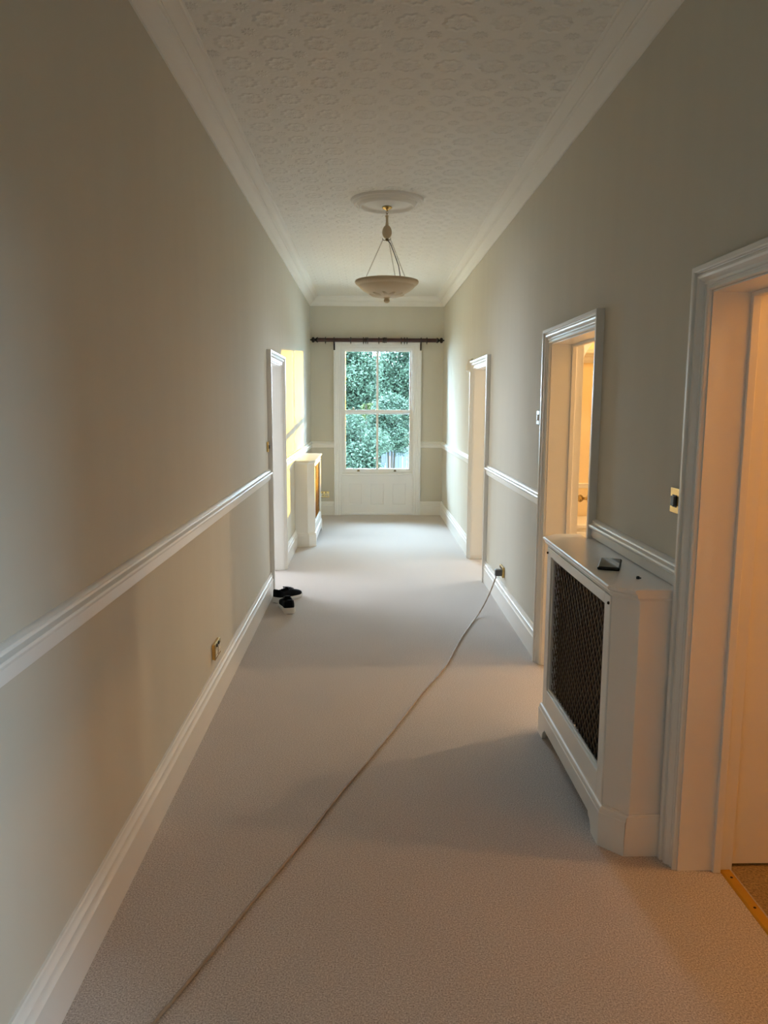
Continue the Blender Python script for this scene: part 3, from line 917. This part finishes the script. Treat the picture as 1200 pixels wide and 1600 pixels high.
# ------------------------------------------------------------------ sockets, switches, detector
def plate_xf(wall):
    """maps (along, height, out) on a wall to world"""
    if wall == 'left':
        return lambda a, h, o: (XL + o, a, h)
    if wall == 'right':
        return lambda a, h, o: (XR - o, a, h)
    return lambda a, h, o: (a, YE - o, h)
def pbox(wall, name, m, parent, a0, a1, h0, h1, o0, o1, bevel=0.0):
    f = plate_xf(wall)
    p, q = f(a0, h0, o0), f(a1, h1, o1)
    return box(name, m, parent, min(p[0], q[0]), max(p[0], q[0]), min(p[1], q[1]), max(p[1], q[1]), min(p[2], q[2]), max(p[2], q[2]), bevel=bevel)
def double_socket(wall, ac, hc, label, w=0.146, hgt=0.086):
    f = plate_xf(wall)
    r = thing('wall_socket', f(ac, hc, 0), label, 'socket')
    pbox(wall, 'back_box', 'brass', r, ac - w / 2 + 0.004, ac + w / 2 - 0.004, hc - hgt / 2 + 0.004, hc + hgt / 2 - 0.004, 0.0005, 0.012)
    pbox(wall, 'face_plate', 'brass', r, ac - w / 2, ac + w / 2, hc - hgt / 2, hc + hgt / 2, 0.012, 0.018, bevel=0.003)
    for k in (-1, 1):
        c = ac + k * w * 0.25
        ins = pbox(wall, 'outlet', 'socket_insert', r, c - 0.026, c + 0.026, hc - 0.030, hc + 0.016, 0.018, 0.0195, bevel=0.0006)
        pbox(wall, 'pin_hole', 'black_plastic', ins, c - 0.002, c + 0.002, hc + 0.004, hc + 0.013, 0.0195, 0.0200)
        pbox(wall, 'pin_hole', 'black_plastic', ins, c - 0.013, c - 0.006, hc - 0.019, hc - 0.014, 0.0195, 0.0200)
        pbox(wall, 'pin_hole', 'black_plastic', ins, c + 0.006, c + 0.013, hc - 0.019, hc - 0.014, 0.0195, 0.0200)
        pbox(wall, 'rocker', 'grey_plastic', r, c - 0.006 - k * 0.012, c + 0.006 - k * 0.012, hc + 0.018, hc + 0.036, 0.018, 0.0225, bevel=0.002)
    return r
double_socket('left', 3.88, 0.298, 'brass double socket low on the near left wall')
double_socket('right', 5.80, 0.289, 'brass double socket on the right wall with a grey plug in it')
double_socket('end', -0.625, 0.297, 'bright brass double socket on the end wall beside the window', w=0.135)
def switch(wall, ac, hc, label, plate, rock, w=0.086, hgt=0.086, big=0.0):
    f = plate_xf(wall)
    r = thing('light_switch', f(ac, hc, 0), label, 'switch')
    pbox(wall, 'back_box', plate, r, ac - w / 2 + 0.004, ac + w / 2 - 0.004, hc - hgt / 2 + 0.004, hc + hgt / 2 - 0.004, 0.0005, 0.009)
    pbox(wall, 'face_plate', plate, r, ac - w / 2, ac + w / 2, hc - hgt / 2, hc + hgt / 2, 0.009, 0.014, bevel=0.003)
    pbox(wall, 'rocker_frame', 'black_plastic' if plate != 'white_plastic' else plate, r, ac - 0.014 - big, ac + 0.014 + big, hc - 0.018 - big, hc + 0.016 + big, 0.014, 0.0155, bevel=0.0005)
    pbox(wall, 'rocker', rock, r, ac - 0.010 - big, ac + 0.010 + big, hc - 0.014 - big, hc + 0.012 + big, 0.0155, 0.021 + big * 0.6, bevel=0.002)
    return r
switch('right', 2.545, 1.258, 'brass light switch with grey rocker beside the nearest doorway', 'brass', 'grey_plastic', w=0.078, big=0.004)
switch('left', 6.115, 1.238, 'narrow brass light switch beside the left doorway', 'brass', 'black_plastic', w=0.080)
wb = thing('thermostat', (XR, 4.655, 1.503), 'slim white wall control beside the second right doorway', 'thermostat')
pbox('right', 'case', 'white_plastic', wb, 4.655 - 0.035, 4.655 + 0.045, 1.503 - 0.043, 1.503 + 0.043, 0.0005, 0.020, bevel=0.004)
pbox('right', 'rocker', 'white_plastic', wb, 4.655 - 0.010, 4.655 + 0.020, 1.503 - 0.018, 1.503 + 0.018, 0.020, 0.026, bevel=0.003)
# detector on the far corner of the third doorway
det = thing('motion_detector', (XR, 7.80, 1.97), 'small white motion detector at the corner of the farthest doorway', 'detector')
rg = []
for zz, w_, dpt in ((1.905, 0.050, 0.052), (1.920, 0.060, 0.070), (1.990, 0.060, 0.066), (2.030, 0.056, 0.052), (2.040, 0.050, 0.040)):
    rg.append([(XR - 0.0005, 7.80 - w_, zz), (XR - dpt * 0.55, 7.80 - w_, zz), (XR - dpt * 0.9, 7.80 - w_ * 0.55, zz), (XR - dpt, 7.80, zz), (XR - dpt * 0.9, 7.80 + w_ * 0.55, zz), (XR - dpt * 0.55, 7.80 + w_, zz), (XR - 0.0005, 7.80 + w_, zz)])
MB().rings(rg).build('case', 'white_plastic', det, bevel=0.003)
MB().rings([[(XR - 0.067, 7.785, 1.925), (XR - 0.072, 7.80, 1.925), (XR - 0.067, 7.815, 1.925)], [(XR - 0.063, 7.785, 1.975), (XR - 0.0685, 7.80, 1.975), (XR - 0.063, 7.815, 1.975)]]).build('lens', 'socket_insert', det)

# ------------------------------------------------------------------ power cord across the carpet
def smooth_path(pts, n=8):
    P = [Vector(p) for p in pts]
    out = []
    for i in range(len(P) - 1):
        p0, p1, p2, p3 = P[max(i - 1, 0)], P[i], P[i + 1], P[min(i + 2, len(P) - 1)]
        for k in range(n):
            t = k / n
            out.append(0.5 * ((2 * p1) + (-p0 + p2) * t + (2 * p0 - 5 * p1 + 4 * p2 - p3) * t * t + (-p0 + 3 * p1 - 3 * p2 + p3) * t ** 3))
    out.append(P[-1])
    return out
cord = thing('extension_cord', (0.1, 3.4, 0), 'beige extension cord lying diagonally across the carpet to the socket', 'cord')
pc = [(1.000, 5.765, 0.262), (0.985, 5.74, 0.225), (0.930, 5.67, 0.125), (0.865, 5.58, 0.045), (0.800, 5.45, 0.008), (0.629, 4.95, 0.006), (0.500, 4.50, 0.006), (0.392, 4.205, 0.006), (0.306, 4.0, 0.006),
      (0.161, 3.603, 0.006), (0.004, 3.193, 0.006), (-0.118, 2.888, 0.006), (-0.232, 2.571, 0.006), (-0.352, 2.265, 0.006), (-0.430, 2.059, 0.006), (-0.495, 1.884, 0.006), (-0.547, 1.755, 0.006), (-0.62, 1.55, 0.006), (-0.66, 1.2, 0.006), (-0.60, 0.7, 0.006)]
random.seed(3)
path = smooth_path(pc, 10)
path = [p + Vector((random.uniform(-1, 1) * 0.0012, random.uniform(-1, 1) * 0.0012, 0)) if p.z < 0.01 else p for p in path]
MB().tube(path, lambda t: 0.0052 + 0.0006 * math.sin(t * 260), 8).build('cable', 'cable_grey', cord, smooth=True, auto=80)
PYc, PZc = 5.765, 0.283
MB().box(0.990, 1.040, PYc - 0.024, PYc + 0.024, PZc - 0.024, PZc + 0.026).build('plug', 'grey_plastic', cord, bevel=0.006, seg=3)

# ------------------------------------------------------------------ trainers
def shoe_mesh():
    """returns part builders in local space, heel at y=0, toe at y=0.285"""
    Lg = 0.285
    ks = np.linspace(0, 1, 22)
    def halfw(s):
        return float(np.interp(s, [0, 0.04, 0.12, 0.3, 0.45, 0.62, 0.75, 0.88, 0.96, 1.0], [0.018, 0.030, 0.036, 0.036, 0.037, 0.045, 0.048, 0.042, 0.026, 0.008]))
    def topz(s):
        return float(np.interp(s, [0, 0.05, 0.2, 0.35, 0.45, 0.55, 0.7, 0.85, 0.95, 1.0], [0.088, 0.098, 0.082, 0.078, 0.092, 0.086, 0.068, 0.056, 0.046, 0.034]))
    sole = MB()
    rg = []
    for s in ks:
        w = halfw(s) + 0.004
        toe = max(0, s - 0.8) / 0.2
        z0 = 0.010 * toe ** 2 + 0.004 * max(0, 0.08 - s) / 0.08
        z1 = float(np.interp(s, [0, 0.1, 0.5, 0.8, 1], [0.046, 0.040, 0.028, 0.026, 0.034]))
        y = -0.006 + s * (Lg + 0.010)
        rg.append([(-w * 0.9, y, z0), (0, y, z0), (w * 0.9, y, z0), (w * 1.04, y, (z0 + z1) * 0.45), (w, y, z1), (0, y, z1), (-w, y, z1), (-w * 1.04, y, (z0 + z1) * 0.45)])
    sole.rings(rg)
    upper = MB()
    rg = []
    for s in ks:
        w, h = halfw(s), topz(s)
        y = s * Lg
        zb = 0.026
        openf = max(0.0, min(1.0, (0.44 - s) / 0.06)) * max(0.0, min(1.0, (s - 0.02) / 0.04))
        ring = []
        n = 9
        for i in range(n):
            a = math.pi * i / (n - 1)
            e = 0.62
            cx, sz = math.cos(a), math.sin(a)
            px = -w * math.copysign(abs(cx) ** 0.75, cx)
            pz = zb + (h - zb) * (abs(sz) ** 0.62)
            # open throat
            if openf > 0:
                ox = [-w, -w * 1.02, -w * 0.86, -w * 0.62, 0, w * 0.62, w * 0.86, w * 1.02, w][i]
                oz = [zb, zb + (h - zb) * 0.55, h, h - 0.012, zb + 0.018, h - 0.012, h, zb + (h - zb) * 0.55, zb][i]
                px = px * (1 - openf) + ox * openf
                pz = pz * (1 - openf) + oz * openf
            ring.append((px, y, pz))
        rg.append(ring)
    upper.rings(rg)
    tongue = MB().rings([[(-0.017, y, z), (0.017, y, z), (0.017, y, z + 0.006), (-0.017, y, z + 0.006)] for y, z in ((0.105, 0.098), (0.120, 0.092), (0.145, 0.084), (0.18, 0.072))])
    toe = MB()
    rg = []
    for s in np.linspace(0.86, 1.0, 6):
        w, h = halfw(s) + 0.0015, topz(s) + 0.0015
        ring = []
        for i in range(9):
            a = math.pi * i / 8
            cx, sz = math.cos(a), math.sin(a)
            ring.append((-w * math.copysign(abs(cx) ** 0.75, cx), s * Lg + 0.001, 0.027 + (h - 0.027) * abs(sz) ** 0.62))
        rg.append(ring)
    toe.rings(rg)
    heel = MB()
    rg = []
    for zz, r_ in ((0.046, 0.026), (0.07, 0.025), (0.094, 0.022), (0.102, 0.016)):
        rg.append([(-r_, 0.012, zz), (-r_ * 0.7, -0.003, zz), (0, -0.006, zz), (r_ * 0.7, -0.003, zz), (r_, 0.012, zz), (0, 0.008, zz)])
    heel.rings(rg)
    laces = []
    for i in range(4):
        y = 0.128 + i * 0.019
        zc = topz(y / Lg) + 0.004
        laces.append(MB().tube([(-0.030, y - 0.003, zc - 0.016), (-0.018, y, zc), (0, y + 0.002, zc + 0.002), (0.018, y, zc), (0.030, y - 0.003, zc - 0.016)], 0.0028, 6))
    outsole = MB().rings([[(-halfw(s) * 0.85, -0.002 + s * Lg, 0.0 + 0.008 * max(0, (s - 0.85) / 0.15) ** 2), (halfw(s) * 0.85, -0.002 + s * Lg, 0.0 + 0.008 * max(0, (s - 0.85) / 0.15) ** 2), (halfw(s) * 0.85, -0.002 + s * Lg, 0.012), (-halfw(s) * 0.85, -0.002 + s * Lg, 0.012)] for s in ks])
    return sole, upper, tongue, toe, heel, laces, outsole
def shoe(loc, rz, label):
    r = thing('trainer', loc, label, 'shoe', 'pair of black trainers', rz=rz)
    r.scale = (1.12, 1.06, 1.08)
    sole, upper, tongue, toe, heel, laces, outsole = shoe_mesh()
    sole.build('midsole', 'shoe_white', r, smooth=True, local=True, auto=50)
    outsole.build('outsole', 'shoe_sole', r, local=True)
    upper.build('upper', 'shoe_black', r, smooth=True, local=True, auto=75)
    tongue.build('tongue', 'shoe_black', r, smooth=True, local=True)
    toe.build('toe_cap', 'shoe_grey', r, smooth=True, local=True, auto=75)
    heel.build('heel_tab', 'shoe_black', r, smooth=True, local=True)
    for l in laces:
        l.build('lace', 'shoe_grey', r, smooth=True, local=True)
    return r
shoe((-0.742, 5.925, 0), R(-36), 'black trainer lying behind, heel against the skirting')
shoe((-0.592, 5.598, 0), R(14), 'front black trainer with its white heel towards the camera')

# ------------------------------------------------------------------ inside the second room: arch, open door, low cupboard
px0, px1, pzs, pr_ = 1.54, 2.34, 1.77, 0.40
am = MB()
ny = 18
def arch_poly(y):
    pts = [(XO, 0), (px0, 0)]
    for i in range(ny + 1):
        a = math.pi - math.pi * i / ny
        pts.append(((px0 + px1) / 2 + pr_ * math.cos(a), pzs + pr_ * math.sin(a)))
    pts += [(px1, 0), (3.7, 0), (3.7, 2.9), (XO, 2.9)]
    return pts
def arch_wall(mbv, y0, y1):
    # quads between arch curve and the wall outline, so nothing is concave
    mbv.box(XO, px0, y0, y1, 0, 2.9)
    mbv.box(px1, 3.7, y0, y1, 0, 2.9)
    for i in range(ny):
        a0, a1 = math.pi - math.pi * i / ny, math.pi - math.pi * (i + 1) / ny
        x0_, x1_ = (px0 + px1) / 2 + pr_ * math.cos(a0), (px0 + px1) / 2 + pr_ * math.cos(a1)
        z0_, z1_ = pzs + pr_ * math.sin(a0), pzs + pr_ * math.sin(a1)
        mbv.rings([[(x0_, y, z0_), (x1_, y, z1_), (x1_, y, 2.9), (x0_, y, 2.9)] for y in (y0, y1)])
arch_wall(am, 5.60, 5.68)
tag(am.build('wall_arch', 'plaster_white'), 'white partition with a round arch inside the second room', 'wall', kind='structure')
tag(MB().rings([[(x, y, z) for y, z in ((6.45, 1.93), (6.43, 1.93), (6.41, 1.95), (6.40, 1.975), (6.37, 1.99), (6.355, 2.01), (6.35, 2.035), (6.45, 2.035))] for x in (XO, 3.7)]).build('trim_11', 'plaster_white'),
    'cream moulding on the lamplit alcove wall', 'moulding', kind='structure')
tag(MB().rings([[(x, y, z) for y, z in ((6.45, 0.87), (6.435, 0.872), (6.43, 0.89), (6.42, 0.91), (6.45, 0.915))] for x in (XO, 3.7)]).build('trim_12', 'plaster_white'),
    'cream dado rail on the lamplit alcove wall', 'dado rail', kind='structure')
ang = math.atan2(1.455 - 1.635, 5.0 - 5.57)
dl = thing('door_5', (1.648, 5.575, 0), 'inner white door standing open in the second room', 'door', kind='structure', rz=math.atan2(5.0 - 5.57, 1.455 - 1.635))
# local x runs from hinge to free edge
MB().box(0.0, 0.60, 0.0, 0.036, 0.01, 1.70).build('leaf', 'white_gloss', dl, bevel=0.002, local=True)
kn = MB().lathe([(0.0, 0.0), (0.024, 0.0), (0.024, -0.003), (0.010, -0.006), (0.008, -0.026), (0.016, -0.032), (0.024, -0.042), (0.026, -0.052), (0.020, -0.062), (0.0, -0.066)], (0.56, 0.0, 0.955), 20, 'Y').build('knob', 'brass', dl, smooth=True, local=True, auto=60)
cb = thing('cupboard', (1.95, 6.12, 0), 'low white cupboard seen through the second right doorway', 'cupboard')
MB().box(1.48, 2.5, 5.96, 6.40, 0.02, 0.60).build('body', 'white_gloss', cb, bevel=0.003)
MB().box(1.46, 2.52, 5.94, 6.41, 0.60, 0.635).build('top', 'white_gloss', cb, bevel=0.008)
for i in range(2):
    dr = MB().box(1.50 + i * 0.50, 1.985 + i * 0.50, 5.942, 5.96, 0.06, 0.57).build('door', 'white_gloss', cb, bevel=0.003)
    MB().box(1.585 + i * 0.5, 1.605 + i * 0.5, 5.92, 5.942, 0.50, 0.575).build('handle', 'black_plastic', dr, bevel=0.002)

# ------------------------------------------------------------------ garden outside the window
GZ = -0.35
tag(box('ground', 'bounce_gravel', None, -16, 24, YE + 0.3, 50, GZ - 0.2, GZ), 'unseen pale gravel outside the window, added to bounce daylight indoors', 'ground', kind='structure')
rng = np.random.default_rng(7)
def leaves(name, parent, pts, size, material, up_bias=0.35):
    """one mesh of folded leaf blades at given points"""
    n = len(pts)
    off = world_loc(parent)
    d = rng.normal(size=(n, 3))
    d[:, 2] = d[:, 2] * 0.6 - 0.15
    d /= np.linalg.norm(d, axis=1)[:, None]
    nrm = rng.normal(size=(n, 3))
    nrm[:, 2] = np.abs(nrm[:, 2]) + up_bias
    nrm[:, 1] -= 0.5
    side = np.cross(d, nrm)
    side /= np.linalg.norm(side, axis=1)[:, None]
    nn = np.cross(side, d)
    sz = size * rng.uniform(0.6, 1.25, n)[:, None]
    base = pts - np.array(off)[None]
    v = np.empty((n, 4, 3))
    v[:, 0] = base
    v[:, 1] = base + d * sz * 0.5 + side * sz * 0.24 + nn * sz * 0.05
    v[:, 2] = base + d * sz - nn * sz * 0.06
    v[:, 3] = base + d * sz * 0.5 - side * sz * 0.24 + nn * sz * 0.05
    v = v.reshape(-1, 3)
    me = bpy.data.meshes.new(name)
    me.vertices.add(len(v))
    me.vertices.foreach_set('co', v.ravel().astype(np.float32))
    me.loops.add(n * 4)
    me.loops.foreach_set('vertex_index', np.arange(n * 4, dtype=np.int32))
    me.polygons.add(n)
    me.polygons.foreach_set('loop_start', np.arange(0, n * 4, 4, dtype=np.int32))
    me.polygons.foreach_set('loop_total', np.full(n, 4, dtype=np.int32))
    me.update(calc_edges=True)
    me.materials.append(MATS[material])
    o = bpy.data.objects.new(name, me)
    COL.objects.link(o)
    o.parent = parent
    o['kind'] = 'stuff'
    return o
def clump_pts(c, rad, n, shell=0.55, nsub=26):
    """points near the surfaces of many small clumps filling an ellipsoid"""
    c, rad = np.array(c), np.array(rad)
    u = rng.normal(size=(nsub, 3))
    u /= np.linalg.norm(u, axis=1)[:, None]
    cc = c + u * rad * (rng.uniform(0.25, 1.0, nsub) ** 0.5)[:, None] * 0.82
    k = rng.integers(0, nsub, n)
    w = rng.normal(size=(n, 3))
    w /= np.linalg.norm(w, axis=1)[:, None]
    rr = rad.mean() * 0.34
    p = cc[k] + w * rr * (rng.uniform(shell, 1.0, n))[:, None]
    return p[p[:, 2] > GZ + 0.02]
def shrub(name, c, rad, n, size_, material, label, cat, group=None, stems=3, nsub=26, trunk_r=0.03):
    size = size_ * 0.62
    n = int(n * 2.2)
    r = thing(name, (c[0], c[1], GZ), label, cat, group)
    leaves('foliage', r, clump_pts(c, rad, n, nsub=nsub), size, material)
    for i in range(stems):
        a = rng.uniform(0, 6.28)
        q = rng.uniform(0.1, 0.5)
        ex, ey = c[0] + rad[0] * q * math.cos(a), c[1] + rad[1] * q * math.sin(a)
        MB().tube([(c[0] + 0.06 * math.cos(a), c[1] + 0.06 * math.sin(a), GZ), ((c[0] + ex) / 2, (c[1] + ey) / 2, (GZ + c[2]) / 2), (ex, ey, c[2] + rad[2] * 0.5)], lambda t: trunk_r * (1 - 0.65 * t), 7).build('stem', 'trunk_bark', r, smooth=True)
    return r
# glossy laurels close to the window, kept clear of the low sun's path
BG, TG = 'bushes outside the window', 'trees outside the window'
shrub('laurel_bush', (-0.20, 14.7, 0.50), (0.72, 0.55, 0.98), 12000, 0.11, 'laurel_leaf', 'dense glossy laurel bush in the lower left of the window', 'bush', BG, nsub=44)
shrub('laurel_bush', (-2.30, 15.0, 0.60), (0.95, 0.7, 1.10), 9000, 0.11, 'laurel_leaf', 'laurel bush farther left outside the window', 'bush', BG, nsub=40)
shrub('laurel_bush', (0.52, 16.4, 1.20), (0.60, 0.45, 0.72), 9000, 0.10, 'laurel_leaf', 'laurel bush overhanging the pale fence outside the window', 'bush', BG, nsub=40)
shrub('laurel_bush', (-4.90, 15.3, 0.65), (1.1, 0.8, 1.2), 8000, 0.12, 'laurel_leaf', 'leftmost laurel bush outside the window', 'bush', BG, nsub=40)
# taller trees behind
shrub('garden_tree', (-0.50, 18.9, 2.05), (0.85, 0.7, 1.25), 14000, 0.12, 'tree_leaf', 'leafy tree behind the upper left window pane', 'tree', TG, stems=2, nsub=50, trunk_r=0.07)
shrub('garden_tree', (0.85, 21.5, 2.25), (0.95, 0.8, 1.45), 16000, 0.13, 'tree_leaf', 'leafy tree behind the upper right window pane', 'tree', TG, stems=2, nsub=50, trunk_r=0.07)
shrub('garden_tree', (-3.30, 20.2, 2.9), (1.3, 0.9, 2.5), 12000, 0.20, 'tree_leaf', 'leafy tree on the left of the garden', 'tree', TG, stems=2, nsub=40, trunk_r=0.07)  # crown raised to cut sky light on the right wall
shrub('garden_tree', (7.0, 20.5, 1.6), (1.5, 1.2, 1.4), 8000, 0.14, 'tree_leaf', 'leafy tree on the far right of the garden', 'tree', TG, stems=2, nsub=40, trunk_r=0.07)
shrub('garden_tree', (5.4, 16.6, 3.5), (2.0, 1.4, 3.1), 15000, 0.26, 'tree_leaf', 'added sky-blocking tree right of the window, beyond the fence end', 'tree', TG, stems=3, nsub=50, trunk_r=0.09)  # added out of view to cut right-hand sky on the left wall
shrub('garden_tree', (6.6, 12.9, 3.4), (1.9, 1.2, 3.0), 13000, 0.26, 'tree_leaf', 'added sky-blocking tree close to the house on the right', 'tree', TG, stems=3, nsub=50, trunk_r=0.09)  # also added unseen, dims low sky from the right
shrub('garden_tree', (-5.4, 12.6, 3.4), (1.8, 1.2, 3.0), 13000, 0.26, 'tree_leaf', 'added sky-blocking tree close to the house on the left', 'tree', TG, stems=3, nsub=50, trunk_r=0.09)  # added counterpart on the left, shields the right wall from sky
shrub('garden_tree', (1.85, 19.3, 5.6), (1.7, 1.3, 1.95), 11000, 0.25, 'tree_leaf', 'added sky-blocking crown standing over the garden beyond the window head', 'tree', TG, stems=1, nsub=50, trunk_r=0.10)  # unseen crown added above the sun's path to block sky
shrub('sun_glow_shrub', (0.02, 17.6, 1.45), (0.20, 0.18, 0.24), 900, 0.10, 'sun_glow_leaf', 'small shrub with sun glow in its leaf colour behind the upper left pane', 'shrub', stems=2, nsub=10)  # added for yellow spots where sun shines through leaves
shrub('hedge', (0.5, 25.0, 1.45), (2.3, 0.8, 1.65), 24000, 0.24, 'tree_leaf', 'tall hedge closing the garden behind the trees', 'hedge', stems=5, nsub=110, trunk_r=0.05)
shrub('hedge', (-5.6, 25.0, 1.45), (2.4, 0.8, 1.6), 14000, 0.24, 'tree_leaf', 'tall hedge on the left behind the trees', 'hedge', stems=5, nsub=100, trunk_r=0.05)
# added unseen trees and hedge blocking side sky, slotted for the low sun
shrub('sky_block_tree', (8.6, 41.0, 7.7), (3.6, 1.5, 2.7), 8000, 0.6, 'tree_leaf', 'added unseen tree far beyond the garden, nearer the window axis', 'tree', 'added far trees', stems=1, nsub=60, trunk_r=0.2)
shrub('sky_block_tree', (16.8, 41.0, 7.7), (3.8, 1.5, 2.7), 8000, 0.6, 'tree_leaf', 'added unseen tree far beyond the garden, on the extreme right', 'tree', 'added far trees', stems=1, nsub=60, trunk_r=0.2)
shrub('sky_block_hedge', (12.5, 44.5, 0.75), (7.5, 0.9, 1.1), 9000, 0.5, 'tree_leaf', 'added unseen low hedge far beyond the garden under the tall trees', 'hedge', stems=4, nsub=120, trunk_r=0.06)
# pale board fence low on the right
fence = thing('garden_fence', (1.1, 17.2, GZ), 'pale painted board fence low in the right window pane', 'fence')
for i in range(18):
    x = 0.30 + i * 0.097
    MB().box(x, x + 0.094, 17.2, 17.222, GZ, 0.62 + 0.004 * math.sin(i * 2.1)).build('board', 'fence_paint', fence, bevel=0.003)
for zz in (-0.05, 0.40):
    MB().box(0.30, 2.04, 17.222, 17.262, zz, zz + 0.07).build('rail', 'fence_paint', fence)
